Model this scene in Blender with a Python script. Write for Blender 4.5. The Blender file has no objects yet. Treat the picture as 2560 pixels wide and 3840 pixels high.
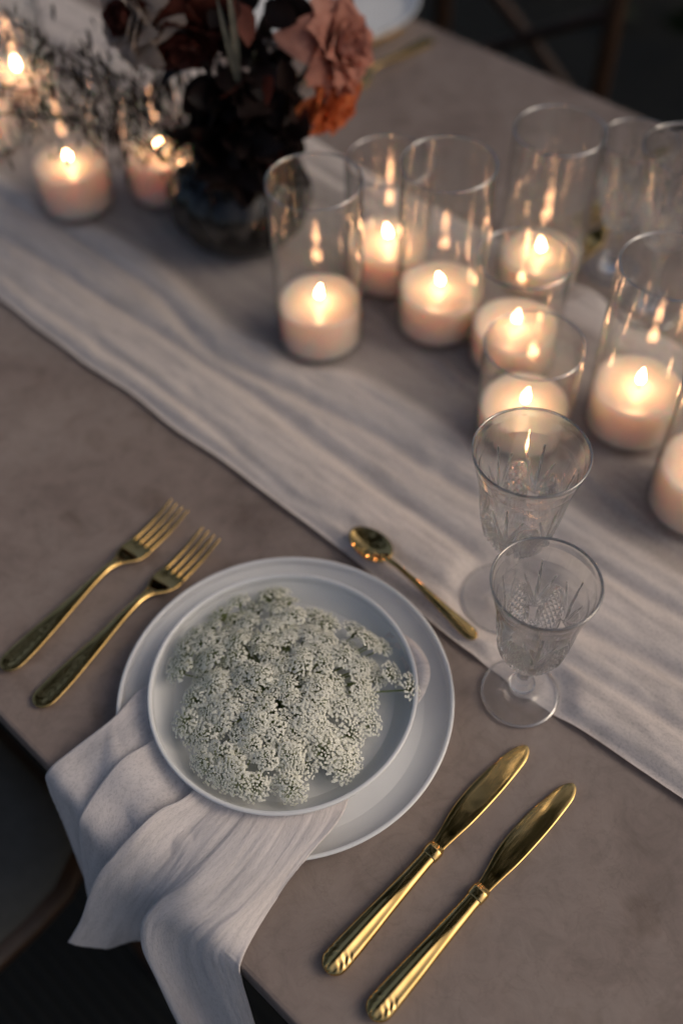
import bpy, math, random
from mathutils import Vector, Matrix, noise
from math import sin, cos, pi, radians, sqrt, exp, atan2

random.seed(7)
TZ = 0.75                       # height of the table top above the ground

# ------------------------------------------------------------------ camera
scene = bpy.context.scene
H, PITCH, ROLL = 0.7678, radians(52.212), radians(-1.785)
fw = Vector((0, cos(PITCH), -sin(PITCH)))
r0 = Vector((1, 0, 0)); u0 = r0.cross(fw)
rr = cos(ROLL)*r0 + sin(ROLL)*u0
uu = -sin(ROLL)*r0 + cos(ROLL)*u0
cam_data = bpy.data.cameras.new('camera')
cam = bpy.data.objects.new('camera', cam_data)
scene.collection.objects.link(cam)
M = Matrix((rr, uu, -fw)).transposed().to_4x4()
M.translation = Vector((0, 0, TZ + H))
cam.matrix_world = M
cam_data.sensor_fit = 'VERTICAL'
cam_data.sensor_height = 36.0
cam_data.sensor_width = 24.0
cam_data.lens = 36.56
cam_data.clip_start = 0.01
cam_data.clip_end = 400
cam_data.dof.use_dof = True
cam_data.dof.focus_distance = 0.765
cam_data.dof.aperture_fstop = 1.9
scene.camera = cam

# ------------------------------------------------------------------ dusk sky, one very soft sun, exposure
SUN_EL, SUN_AZ = radians(38), radians(95)       # azimuth measured from +Y towards +X
world = bpy.data.worlds.new('World'); scene.world = world
world.use_nodes = True
wn = world.node_tree.nodes; wl = world.node_tree.links
bg = wn['Background']
sky = wn.new('ShaderNodeTexSky'); sky.sky_type = 'NISHITA'; sky.sun_disc = False
sky.sun_elevation = SUN_EL; sky.sun_rotation = SUN_AZ
sky.air_density = 1.0; sky.dust_density = 7.0; sky.ozone_density = 1.0
wl.new(sky.outputs[0], bg.inputs[0]); bg.inputs[1].default_value = SKY_STRENGTH = 0.10
sd = bpy.data.lights.new('sun', 'SUN'); sd.energy = 0.16; sd.angle = radians(120); sd.color = (1.0, 0.93, 0.86)
so = bpy.data.objects.new('sun', sd); scene.collection.objects.link(so)
sdir = Vector((sin(SUN_AZ)*cos(SUN_EL), cos(SUN_AZ)*cos(SUN_EL), sin(SUN_EL)))
so.rotation_euler = (-sdir).to_track_quat('-Z', 'Y').to_euler(); so.location = sdir*20

scene.view_settings.view_transform = 'Standard'
scene.view_settings.look = 'None'
scene.view_settings.exposure = 0.0
scene.view_settings.gamma = 1.0
scene.view_settings.use_curve_mapping = False
cy = scene.cycles
cy.max_bounces = 22; cy.diffuse_bounces = 5; cy.glossy_bounces = 5; cy.transmission_bounces = 20
cy.use_adaptive_sampling = True; cy.adaptive_threshold = 0.03
cy.transparent_max_bounces = 24; cy.sample_clamp_indirect = 8.0; cy.sample_clamp_direct = 0
cy.use_denoising = True; cy.caustics_reflective = True; cy.caustics_refractive = True
cy.blur_glossy = 0.0

# ------------------------------------------------------------------ helpers
COL = scene.collection
def link(o, parent=None):
    COL.objects.link(o)
    if parent is not None: o.parent = parent
    return o
def tag(o, label=None, cat=None, group=None, kind=None):
    if label: o['label'] = label
    if cat: o['category'] = cat
    if group: o['group'] = group
    if kind: o['kind'] = kind
    return o
def empty(name, loc=(0, 0, 0), rz=0.0):
    o = bpy.data.objects.new(name, None); link(o)
    o.empty_display_size = 0.02
    o.location = loc; o.rotation_euler = (0, 0, rz)
    return o
def mesh(name, verts, faces, mat=None, smooth=True, uvs=None, mats=None, fmat=None):
    me = bpy.data.meshes.new(name)
    me.from_pydata([tuple(v) for v in verts], [], faces)
    for m in (mats or ([mat] if mat else [])): me.materials.append(m)
    if fmat: me.polygons.foreach_set('material_index', fmat)
    if smooth: me.polygons.foreach_set('use_smooth', [True]*len(me.polygons))
    if uvs is not None:
        uvl = me.uv_layers.new(name='UVMap')
        for lp in me.loops: uvl.data[lp.index].uv = uvs[lp.vertex_index]
    me.update()
    return me
def obj(name, me, parent=None, loc=(0, 0, 0), rot=(0, 0, 0)):
    o = bpy.data.objects.new(name, me); link(o, parent)
    o.location = loc; o.rotation_euler = rot
    return o
def grid_faces(nu, nv, wrapu=False, off=0):
    """vertices index i*nv + j ; u = i, v = j"""
    f = []
    for i in range(nu if wrapu else nu-1):
        for j in range(nv-1):
            a = i*nv+j; b = ((i+1) % nu)*nv+j
            f.append((off+a, off+b, off+b+1, off+a+1))
    return f
def lathe(profile, n=96, close=False):
    """profile [(r,z)], outside going up when listed from the bottom"""
    V = []; m = len(profile)
    for i in range(n):
        a = 2*pi*i/n
        for r, z in profile: V.append((r*cos(a), r*sin(a), z))
    F = []
    for i in range(n):
        i2 = (i+1) % n
        for j in range(m if close else m-1):
            j2 = (j+1) % m
            F.append((i*m+j, i2*m+j, i2*m+j2, i*m+j2))
    return V, F
def loft(rings, cap=True):
    n = len(rings[0]); V = [p for r in rings for p in r]; F = []
    for k in range(len(rings)-1):
        for i in range(n):
            i2 = (i+1) % n
            F.append((k*n+i, k*n+i2, (k+1)*n+i2, (k+1)*n+i))
    if cap:
        F.append(tuple(reversed(range(n)))); F.append(tuple((len(rings)-1)*n+i for i in range(n)))
    return V, F
def tube(pts, rad, n=6):
    """pts list of Vector ; rad list or float"""
    rings = []; m = len(pts)
    for k, p in enumerate(pts):
        d = (pts[min(k+1, m-1)]-pts[max(k-1, 0)]).normalized()
        a = d.orthogonal().normalized() if abs(d.z) > .95 else d.cross(Vector((0, 0, 1))).normalized()
        b = d.cross(a)
        r = rad[k] if isinstance(rad, (list, tuple)) else rad
        rings.append([p + r*(cos(2*pi*i/n)*a + sin(2*pi*i/n)*b) for i in range(n)])
    return loft(rings)
class MB:
    def __init__(s): s.v = []; s.f = []; s.m = []
    def add(s, V, F, mi=0):
        o = len(s.v); s.v += [tuple(p) for p in V]; s.f += [tuple(i+o for i in f) for f in F]; s.m += [mi]*len(F)
    def box(s, c, d, R=None):
        V = []
        for x in (-1, 1):
            for y in (-1, 1):
                for z in (-1, 1):
                    p = Vector((x*d[0]/2, y*d[1]/2, z*d[2]/2))
                    if R: p = R @ p
                    V.append(p+Vector(c))
        s.add(V, [(0, 1, 3, 2), (4, 6, 7, 5), (0, 4, 5, 1), (2, 3, 7, 6), (0, 2, 6, 4), (1, 5, 7, 3)])
def interp(x, xs, ys):
    if x <= xs[0]: return ys[0]
    for i in range(len(xs)-1):
        if x <= xs[i+1]:
            t = (x-xs[i])/(xs[i+1]-xs[i]); return ys[i]+(ys[i+1]-ys[i])*t
    return ys[-1]
def cr(p0, p1, p2, p3, t):
    return 0.5*((2*p1)+(p2-p0)*t+(2*p0-5*p1+4*p2-p3)*t*t+(3*p1-p0-3*p2+p3)*t*t*t)
def crs(P, x):
    """Catmull-Rom through list P at x in [0,len-1]"""
    n = len(P); i = min(int(x), n-2); t = x-i
    return cr(P[max(i-1, 0)], P[i], P[i+1], P[min(i+2, n-1)], t)
def spl(x, xs, ys):
    if x <= xs[0]: return ys[0]
    if x >= xs[-1]: return ys[-1]
    for i in range(len(xs)-1):
        if x <= xs[i+1]:
            return cr(ys[max(i-1, 0)], ys[i], ys[i+1], ys[min(i+2, len(ys)-1)], (x-xs[i])/(xs[i+1]-xs[i]))
def smooth(a, b, x):
    t = max(0, min(1, (x-a)/(b-a))); return t*t*(3-2*t)

# ------------------------------------------------------------------ materials
def mat(name):
    m = bpy.data.materials.new(name); m.use_nodes = True
    nt = m.node_tree
    return m, nt.nodes, nt.links, nt.nodes['Principled BSDF'], nt.nodes['Material Output']
def N(nodes, t, **kw):
    n = nodes.new(t)
    for k, v in kw.items():
        if k in n.inputs: n.inputs[k].default_value = v
        else: setattr(n, k, v)
    return n
def ramp(nodes, stops):
    n = nodes.new('ShaderNodeValToRGB'); e = n.color_ramp.elements
    while len(e) < len(stops): e.new(0.5)
    for el, (p, c) in zip(e, stops):
        el.position = p; el.color = (*c, 1) if len(c) == 3 else c
    return n
def simple(name, col, rough=.5, metal=0, var=0, vscale=40, bump=0, bscale=200, **kw):
    m, n, l, b, o = mat(name)
    b.inputs['Base Color'].default_value = (*col, 1); b.inputs['Roughness'].default_value = rough
    b.inputs['Metallic'].default_value = metal
    for k, v in kw.items(): b.inputs[k.replace('_', ' ')].default_value = v
    tc = n.new('ShaderNodeTexCoord')
    if var:
        nz = N(n, 'ShaderNodeTexNoise', Scale=vscale, Detail=5.0); l.new(tc.outputs['Object'], nz.inputs['Vector'])
        lo = tuple(max(0, c*(1-var)) for c in col); hi = tuple(min(1, c*(1+var)) for c in col)
        rp = ramp(n, [(.3, lo), (.7, hi)]); l.new(nz.outputs[0], rp.inputs[0]); l.new(rp.outputs[0], b.inputs['Base Color'])
    if bump:
        nb = N(n, 'ShaderNodeTexNoise', Scale=bscale, Detail=4.0); l.new(tc.outputs['Object'], nb.inputs['Vector'])
        bp = N(n, 'ShaderNodeBump', Strength=bump, Distance=.001); l.new(nb.outputs[0], bp.inputs['Height']); l.new(bp.outputs[0], b.inputs['Normal'])
    return m

def m_table():
    m, n, l, b, o = mat('plastered_table')
    tc = n.new('ShaderNodeTexCoord')
    a = N(n, 'ShaderNodeTexNoise', Scale=7.0, Detail=8.0, Roughness=.62, Distortion=.6); l.new(tc.outputs['Object'], a.inputs[0])
    c = N(n, 'ShaderNodeTexNoise', Scale=38.0, Detail=11.0, Roughness=.74, Distortion=.9); l.new(tc.outputs['Object'], c.inputs[0])
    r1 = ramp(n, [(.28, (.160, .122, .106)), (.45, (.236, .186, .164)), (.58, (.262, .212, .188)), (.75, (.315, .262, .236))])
    l.new(a.outputs[0], r1.inputs[0])
    r2 = ramp(n, [(.30, (.74, .73, .72)), (.5, (.98, .98, .98)), (.72, (1.16, 1.15, 1.14))]); l.new(c.outputs[0], r2.inputs[0])
    mx = n.new('ShaderNodeMix'); mx.data_type = 'RGBA'; mx.blend_type = 'MULTIPLY'; mx.inputs[0].default_value = .8
    l.new(r1.outputs[0], mx.inputs[6]); l.new(r2.outputs[0], mx.inputs[7])
    # old rings and stains with their own shape
    st = N(n, 'ShaderNodeTexNoise', Scale=13.0, Detail=3.0, Roughness=.5, Distortion=1.6); l.new(tc.outputs['Object'], st.inputs[0])
    sr = ramp(n, [(.60, (1, 1, 1)), (.70, (.80, .77, .74)), (.80, (.62, .58, .55))]); l.new(st.outputs[0], sr.inputs[0])
    m2 = n.new('ShaderNodeMix'); m2.data_type = 'RGBA'; m2.blend_type = 'MULTIPLY'; m2.inputs[0].default_value = .9
    l.new(mx.outputs[2], m2.inputs[6]); l.new(sr.outputs[0], m2.inputs[7])
    # hairline cracks
    vo = N(n, 'ShaderNodeTexVoronoi', Scale=9.0); vo.feature = 'DISTANCE_TO_EDGE'
    dn = N(n, 'ShaderNodeTexNoise', Scale=30.0, Detail=5.0); l.new(tc.outputs['Object'], dn.inputs[0])
    va = n.new('ShaderNodeMixRGB'); va.blend_type = 'ADD'; va.inputs[0].default_value = .12
    l.new(tc.outputs['Object'], va.inputs[1]); l.new(dn.outputs['Color'], va.inputs[2]); l.new(va.outputs[0], vo.inputs['Vector'])
    cr_ = ramp(n, [(0.0, (.72, .70, .68)), (.012, (1, 1, 1))]); l.new(vo.outputs['Distance'], cr_.inputs[0])
    m3 = n.new('ShaderNodeMix'); m3.data_type = 'RGBA'; m3.blend_type = 'MULTIPLY'; m3.inputs[0].default_value = .35
    l.new(m2.outputs[2], m3.inputs[6]); l.new(cr_.outputs[0], m3.inputs[7])
    l.new(m3.outputs[2], b.inputs['Base Color'])
    rg = ramp(n, [(.3, (.62,)*3), (.7, (.46,)*3)]); l.new(c.outputs[0], rg.inputs[0]); l.new(rg.outputs[0], b.inputs['Roughness'])
    bp = N(n, 'ShaderNodeBump', Strength=.25, Distance=.002); l.new(c.outputs[0], bp.inputs['Height'])
    fn = N(n, 'ShaderNodeTexNoise', Scale=420.0, Detail=3.0); l.new(tc.outputs['Object'], fn.inputs[0])
    bp2 = N(n, 'ShaderNodeBump', Strength=.12, Distance=.0006); l.new(fn.outputs[0], bp2.inputs['Height']); l.new(bp.outputs[0], bp2.inputs['Normal'])
    l.new(bp2.outputs[0], b.inputs['Normal'])
    return m

def m_cloth(name, col, stretch, strength, hole=0.0, density_attr=None, fine=(1100, 260, 1)):
    m, n, l, b, o = mat(name)
    uv = n.new('ShaderNodeUVMap')
    mp = N(n, 'ShaderNodeMapping'); mp.inputs['Scale'].default_value = (stretch[0], stretch[1], 1); l.new(uv.outputs[0], mp.inputs[0])
    w1 = N(n, 'ShaderNodeTexNoise', Scale=1.0, Detail=6.0, Roughness=.62, Distortion=.25); l.new(mp.outputs[0], w1.inputs[0])
    mp2 = N(n, 'ShaderNodeMapping'); mp2.inputs['Scale'].default_value = fine; l.new(uv.outputs[0], mp2.inputs[0])
    w2 = N(n, 'ShaderNodeTexNoise', Scale=1.0, Detail=2.0, Roughness=.6, Distortion=.8); l.new(mp2.outputs[0], w2.inputs[0])
    rc = ramp(n, [(.28, tuple(c*.80 for c in col)), (.52, col), (.75, tuple(min(1, c*1.08) for c in col))]); l.new(w1.outputs[0], rc.inputs[0])
    r2 = ramp(n, [(.33, (.80, .80, .80)), (.52, (1.02, 1.02, 1.02))]); l.new(w2.outputs[0], r2.inputs[0])
    mx = n.new('ShaderNodeMix'); mx.data_type = 'RGBA'; mx.blend_type = 'MULTIPLY'; mx.inputs[0].default_value = .8
    l.new(rc.outputs[0], mx.inputs[6]); l.new(r2.outputs[0], mx.inputs[7])
    l.new(mx.outputs[2], b.inputs['Base Color'])
    b.inputs['Roughness'].default_value = .9; b.inputs['Specular IOR Level'].default_value = .15
    b.inputs['Sheen Weight'].default_value = .25; b.inputs['Sheen Roughness'].default_value = .5
    bp = N(n, 'ShaderNodeBump', Strength=strength, Distance=.002); l.new(w1.outputs[0], bp.inputs['Height'])
    bp2 = N(n, 'ShaderNodeBump', Strength=.4, Distance=.0007); l.new(w2.outputs[0], bp2.inputs['Height']); l.new(bp.outputs[0], bp2.inputs['Normal'])
    l.new(bp2.outputs[0], b.inputs['Normal'])
    tl = n.new('ShaderNodeBsdfTranslucent'); l.new(mx.outputs[2], tl.inputs[0]); l.new(bp2.outputs[0], tl.inputs['Normal'])
    ms = n.new('ShaderNodeMixShader'); ms.inputs[0].default_value = .22
    l.new(b.outputs[0], ms.inputs[1]); l.new(tl.outputs[0], ms.inputs[2])
    last = ms
    if density_attr:
        at = n.new('ShaderNodeAttribute'); at.attribute_name = density_attr
        mp3 = N(n, 'ShaderNodeMapping'); mp3.inputs['Scale'].default_value = (330, 330, 1); l.new(uv.outputs[0], mp3.inputs[0])
        vo = N(n, 'ShaderNodeTexVoronoi', Scale=1.0); vo.feature = 'DISTANCE_TO_EDGE'; l.new(mp3.outputs[0], vo.inputs['Vector'])
        ad = N(n, 'ShaderNodeMath', operation='MULTIPLY'); l.new(vo.outputs['Distance'], ad.inputs[0]); ad.inputs[1].default_value = hole
        sb = N(n, 'ShaderNodeMath', operation='SUBTRACT', use_clamp=True); l.new(at.outputs['Fac'], sb.inputs[0]); l.new(ad.outputs[0], sb.inputs[1])
        tr = n.new('ShaderNodeBsdfTransparent'); mo = n.new('ShaderNodeMixShader')
        l.new(sb.outputs[0], mo.inputs[0]); l.new(tr.outputs[0], mo.inputs[1]); l.new(ms.outputs[0], mo.inputs[2])
        last = mo
    l.new(last.outputs[0], o.inputs[0])
    return m

def m_gold():
    m, n, l, b, o = mat('polished_gold')
    tc = n.new('ShaderNodeTexCoord')
    b.inputs['Metallic'].default_value = 1.0
    a = N(n, 'ShaderNodeTexNoise', Scale=55.0, Detail=4.0, Roughness=.6); l.new(tc.outputs['Object'], a.inputs[0])
    rc = ramp(n, [(.3, (.54, .355, .125)), (.7, (.70, .48, .20))]); l.new(a.outputs[0], rc.inputs[0]); l.new(rc.outputs[0], b.inputs['Base Color'])
    mp = N(n, 'ShaderNodeMapping'); mp.inputs['Scale'].default_value = (900, 40, 900); l.new(tc.outputs['Object'], mp.inputs[0])
    s = N(n, 'ShaderNodeTexNoise', Scale=1.0, Detail=3.0); l.new(mp.outputs[0], s.inputs[0])
    rr_ = ramp(n, [(.3, (.045,)*3), (.75, (.12,)*3)]); l.new(a.outputs[0], rr_.inputs[0]); l.new(rr_.outputs[0], b.inputs['Roughness'])
    bp = N(n, 'ShaderNodeBump', Strength=.05, Distance=.0004); l.new(s.outputs[0], bp.inputs['Height']); l.new(bp.outputs[0], b.inputs['Normal'])
    return m

def m_candle_glass():
    # thin clear glass: reflection by Fresnel, the rest passes straight through
    m, n, l, b, o = mat('clear_cylinder_glass'); n.remove(b)
    lw = N(n, 'ShaderNodeLayerWeight', Blend=.5)
    pw = N(n, 'ShaderNodeMath', operation='POWER'); l.new(lw.outputs['Facing'], pw.inputs[0]); pw.inputs[1].default_value = 3.6
    fr = N(n, 'ShaderNodeMath', operation='MULTIPLY_ADD'); l.new(pw.outputs[0], fr.inputs[0]); fr.inputs[1].default_value = .90; fr.inputs[2].default_value = .05
    tr = n.new('ShaderNodeBsdfTransparent'); tr.inputs[0].default_value = (.985, .99, .99, 1)
    gl = N(n, 'ShaderNodeBsdfGlossy', Roughness=.02)
    tc = n.new('ShaderNodeTexCoord'); mp = N(n, 'ShaderNodeMapping'); mp.inputs['Scale'].default_value = (25, 25, 900); l.new(tc.outputs['Object'], mp.inputs[0])
    nz = N(n, 'ShaderNodeTexNoise', Scale=1.0, Detail=2.0); l.new(mp.outputs[0], nz.inputs[0])
    bp = N(n, 'ShaderNodeBump', Strength=.22, Distance=.0005); l.new(nz.outputs[0], bp.inputs['Height']); l.new(bp.outputs[0], gl.inputs['Normal'])
    ms = n.new('ShaderNodeMixShader'); l.new(fr.outputs[0], ms.inputs[0]); l.new(tr.outputs[0], ms.inputs[1]); l.new(gl.outputs[0], ms.inputs[2])
    l.new(ms.outputs[0], o.inputs[0])
    return m
def m_crystal():
    m, n, l, b, o = mat('cut_crystal'); n.remove(b)
    g = N(n, 'ShaderNodeBsdfGlass', Roughness=.0, IOR=1.5); g.inputs[0].default_value = (.99, .99, .99, 1)
    lw = N(n, 'ShaderNodeLayerWeight', Blend=.5)
    pw = N(n, 'ShaderNodeMath', operation='POWER'); l.new(lw.outputs['Facing'], pw.inputs[0]); pw.inputs[1].default_value = 3.6
    fr = N(n, 'ShaderNodeMath', operation='MULTIPLY_ADD'); l.new(pw.outputs[0], fr.inputs[0]); fr.inputs[1].default_value = .88; fr.inputs[2].default_value = .09
    tr = n.new('ShaderNodeBsdfTransparent'); gl = N(n, 'ShaderNodeBsdfGlossy', Roughness=.03)
    m1 = n.new('ShaderNodeMixShader'); l.new(fr.outputs[0], m1.inputs[0]); l.new(tr.outputs[0], m1.inputs[1]); l.new(gl.outputs[0], m1.inputs[2])
    m2 = n.new('ShaderNodeMixShader'); m2.inputs[0].default_value = .12; l.new(g.outputs[0], m2.inputs[1]); l.new(m1.outputs[0], m2.inputs[2])
    l.new(m2.outputs[0], o.inputs[0])
    return m
def m_lip():
    m, n, l, b, o = mat('fire_polished_lip'); n.remove(b)
    lw = N(n, 'ShaderNodeLayerWeight', Blend=.5)
    fr = N(n, 'ShaderNodeMath', operation='MULTIPLY_ADD'); l.new(lw.outputs['Facing'], fr.inputs[0]); fr.inputs[1].default_value = .50; fr.inputs[2].default_value = .22
    tr = n.new('ShaderNodeBsdfTransparent'); gl = N(n, 'ShaderNodeBsdfGlossy', Roughness=.12)
    m1 = n.new('ShaderNodeMixShader'); l.new(fr.outputs[0], m1.inputs[0]); l.new(tr.outputs[0], m1.inputs[1]); l.new(gl.outputs[0], m1.inputs[2])
    l.new(m1.outputs[0], o.inputs[0])
    return m
def m_wax():
    m, n, l, b, o = mat('ivory_wax')
    b.inputs['Base Color'].default_value = (.92, .765, .66, 1); b.inputs['Roughness'].default_value = .38
    b.inputs['Subsurface Weight'].default_value = 1.0
    b.inputs['Subsurface Radius'].default_value = (1.0, .55, .32); b.inputs['Subsurface Scale'].default_value = .060
    return m
def m_flame():
    m, n, l, b, o = mat('candle_flame'); n.remove(b)
    e = N(n, 'ShaderNodeEmission', Strength=FLAME); e.inputs[0].default_value = (1.0, .47, .22, 1)
    l.new(e.outputs[0], o.inputs[0])
    return m
FLAME = 76.0
def m_petal(name, c1, c2, tr=.25):
    m, n, l, b, o = mat(name)
    tc = n.new('ShaderNodeTexCoord')
    nz = N(n, 'ShaderNodeTexNoise', Scale=45.0, Detail=4.0); l.new(tc.outputs['Object'], nz.inputs[0])
    rp = ramp(n, [(.32, c1), (.68, c2)]); l.new(nz.outputs[0], rp.inputs[0]); l.new(rp.outputs[0], b.inputs['Base Color'])
    b.inputs['Roughness'].default_value = .6; b.inputs['Specular IOR Level'].default_value = .25
    t = n.new('ShaderNodeBsdfTranslucent'); l.new(rp.outputs[0], t.inputs[0])
    ms = n.new('ShaderNodeMixShader'); ms.inputs[0].default_value = tr
    l.new(b.outputs[0], ms.inputs[1]); l.new(t.outputs[0], ms.inputs[2]); l.new(ms.outputs[0], o.inputs[0])
    return m
def m_vase():
    m, n, l, b, o = mat('smoky_marbled_vase')
    tc = n.new('ShaderNodeTexCoord')
    nz = N(n, 'ShaderNodeTexNoise', Scale=11.0, Detail=8.0, Roughness=.6, Distortion=2.2); l.new(tc.outputs['Object'], nz.inputs[0])
    rp = ramp(n, [(.38, (.006, .006, .006)), (.52, (.018, .018, .017)), (.66, (.07, .066, .06))]); l.new(nz.outputs[0], rp.inputs[0]); l.new(rp.outputs[0], b.inputs['Base Color'])
    b.inputs['Roughness'].default_value = .12
    return m
def m_rug():
    m, n, l, b, o = mat('dark_woven_rug')
    tc = n.new('ShaderNodeTexCoord')
    mp = N(n, 'ShaderNodeMapping'); mp.inputs['Rotation'].default_value = (0, 0, radians(44.6)); l.new(tc.outputs['Object'], mp.inputs[0])
    w = N(n, 'ShaderNodeTexWave', Scale=18.0, Distortion=.6); w.bands_direction = 'Y'; l.new(mp.outputs[0], w.inputs[0])
    nz = N(n, 'ShaderNodeTexNoise', Scale=3.0, Detail=5.0); l.new(tc.outputs['Object'], nz.inputs[0])
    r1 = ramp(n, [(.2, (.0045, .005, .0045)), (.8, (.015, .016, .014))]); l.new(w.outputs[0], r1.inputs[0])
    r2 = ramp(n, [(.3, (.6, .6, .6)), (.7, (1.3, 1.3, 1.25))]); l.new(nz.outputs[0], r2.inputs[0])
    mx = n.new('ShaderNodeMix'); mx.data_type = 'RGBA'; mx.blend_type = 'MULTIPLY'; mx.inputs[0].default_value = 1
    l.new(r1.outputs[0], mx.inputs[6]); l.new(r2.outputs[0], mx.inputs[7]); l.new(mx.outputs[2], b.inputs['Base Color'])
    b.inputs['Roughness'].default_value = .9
    bp = N(n, 'ShaderNodeBump', Strength=.6, Distance=.006); l.new(w.outputs[0], bp.inputs['Height']); l.new(bp.outputs[0], b.inputs['Normal'])
    return m

MT = dict(
    table=m_table(), gold=m_gold(), cglass=m_candle_glass(), crystal=m_crystal(), wax=m_wax(), lip=m_lip(), flame=m_flame(), vase=m_vase(), rug=m_rug(),
    plate=simple('white_stoneware', (.74, .75, .76), .22, var=.03, vscale=25, bump=.02, bscale=60),
    wick=simple('burnt_wick', (.02, .016, .014), .9, var=.3, vscale=300),
    napkin=m_cloth('blush_gauze_napkin', (.86, .80, .78), (120, 16), .38),
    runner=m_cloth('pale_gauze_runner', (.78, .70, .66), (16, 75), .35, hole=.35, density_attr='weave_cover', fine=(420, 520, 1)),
    floret=m_petal('creamy_floret', (.93, .92, .81), (.97, .96, .88), .12),
    eye=simple('floret_eye', (.72, .73, .55), .7, var=.2, vscale=500),
    ray=simple('green_ray', (.20, .25, .08), .5, var=.3, vscale=120),
    dark=m_petal('black_burgundy_leaf', (.0035, .0018, .0018), (.013, .0045, .004), .05),
    red=m_petal('dark_red_petal', (.055, .012, .008), (.13, .035, .022), .25),
    pink=m_petal('dusty_pink_petal', (.46, .20, .15), (.64, .34, .27), .35),
    orange=m_petal('apricot_petal', (.58, .16, .055), (.74, .26, .10), .4),
    cream=m_petal('cream_petal', (.40, .32, .27), (.58, .50, .44), .35),
    stem=simple('dark_stem', (.03, .028, .014), .6, var=.3, vscale=80),
    grass=m_petal('dry_oat_grass', (.018, .013, .010), (.06, .045, .034), .15),
    pale=m_petal('pale_dry_leaf', (.09, .09, .07), (.20, .19, .15), .3),
    wood=simple('brown_chair_wood', (.05, .023, .011), .45, var=.4, vscale=18, bump=.1, bscale=120),
    cushion=simple('grey_linen_cushion', (.09, .087, .08), .95, var=.1, vscale=60, bump=.3, bscale=900),
    cane=simple('woven_cane', (.055, .052, .040), .7, var=.3, vscale=90),
    apron=simple('table_leg_wood', (.10, .065, .05), .6, var=.3, vscale=14),
)
DV = Vector((.713, -.701)); NV = Vector((.701, .713))       # along and across the table
def sw(s, w, z=0.0): return Vector((s*DV.x + w*NV.x, s*DV.y + w*NV.y, z))
ANG = atan2(DV.y, DV.x)

# ------------------------------------------------------------------ ground
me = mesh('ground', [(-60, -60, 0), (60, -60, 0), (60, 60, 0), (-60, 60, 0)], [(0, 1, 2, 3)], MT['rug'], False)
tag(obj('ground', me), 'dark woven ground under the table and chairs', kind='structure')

# ------------------------------------------------------------------ table
T_S0, T_S1, T_W0, T_W1 = -2.3, 0.75, 0.083, 1.17
tbl = empty('dining_table', tuple(sw((T_S0+T_S1)/2, (T_W0+T_W1)/2)))
tag(tbl, 'long taupe plastered dining table with a grooved edge', 'table')
c0 = sw((T_S0+T_S1)/2, (T_W0+T_W1)/2)
# edge profile: (inset, z): rounded lip, groove, lower lip
PR = [(.030, 0), (.004, 0), (.0015, -.0008), (.0004, -.0025), (0, -.005), (0, -.0145), (.0012, -.0158), (.004, -.0165), (.0052, -.0175),
      (.0052, -.0195), (.004, -.0205), (.0015, -.0212), (.0008, -.023), (.0008, -.032), (.003, -.034), (.05, -.034)]
V = []; F = []
cor = [(T_S0, T_W0), (T_S1, T_W0), (T_S1, T_W1), (T_S0, T_W1)]
for (s, w) in cor:
    ss = 1 if s == T_S0 else -1; ws = 1 if w == T_W0 else -1
    for ins, z in PR:
        p = sw(s+ss*ins, w+ws*ins, z+TZ) - Vector((c0.x, c0.y, 0)); V.append(p)
m_ = len(PR)
for k in range(4):
    k2 = (k+1) % 4
    for j in range(m_-1): F.append((k*m_+j, k*m_+j+1, k2*m_+j+1, k2*m_+j))
F.append(tuple(k*m_ for k in range(4))); F.append(tuple(k*m_+m_-1 for k in (3, 2, 1, 0)))
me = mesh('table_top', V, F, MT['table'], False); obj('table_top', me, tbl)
leg = MB(); leg.box((0, 0, .358), (.07, .07, .716)); lm = mesh('leg', leg.v, leg.f, MT['apron'], False)
for s in (T_S0+.25, T_S1-.25):
    for w in (T_W0+.22, T_W1-.18):
        p = sw(s, w)-c0; obj('leg', lm, tbl, (p.x, p.y, 0), (0, 0, ANG))

# ------------------------------------------------------------------ gauze runner
CANDLES = [  # name, x, y, glass height, wax height, label bit
    ('a', -.016, .830, .194, .052), ('b', .060, .926, .149, .052), ('c', .110, .846, .197, .052), ('d', .1815, .790, .130, .047),
    ('e', .227, .920, .181, .032), ('f', .177, .683, .119, .042), ('g', .2856, .693, .195, .053), ('h', .326, .587, .150, .058),
    ('i', -.306, 1.080, .150, .058), ('j', -.202, 1.100, .160, .058), ('k', -.445, 1.215, .170, .052), ('l', -.405, 1.300, .150, .050)]
VALL = [  # valley lines across the cloth: (s list, w list, half width, strength)
    ([-2.2, -.6, -.5, -.44, -.18, 0, .4], [.412, .409, .405, .406, .431, .446, .45], .0065, .55),
    ([-2.2, -.99, -.83, -.68, -.53, -.416, -.184, -.088, .4], [.435, .449, .46, .468, .468, .467, .468, .483, .49], .0075, .95),
    ([-2.2, -1.06, -.887, -.774, -.666, -.564, -.456, -.194, -.119, .4], [.485, .498, .507, .505, .484, .498, .512, .525, .533, .54], .008, .9),
    ([-2.2, -1.0, -.8, -.6, -.3, .4], [.79, .80, .795, .775, .76, .75], .008, .7)]
TOPL = ([-2.2, -1.08, -.84, -.675, -.5, -.19, .4], [.51, .520, .545, .525, .566, .565, .57])
def edge_lo(s): return .388 + .008*noise.noise((s*3.1, 0, 0)) + .003*noise.noise((s*14, 5, 0)) + .012*smooth(-.3, .1, s)
def edge_hi(s): return .835 + .016*noise.noise((s*2.3, 9, 0)) + .03*smooth(-.7, -1.2, s) - .025*smooth(-.5, 0, s)
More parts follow.
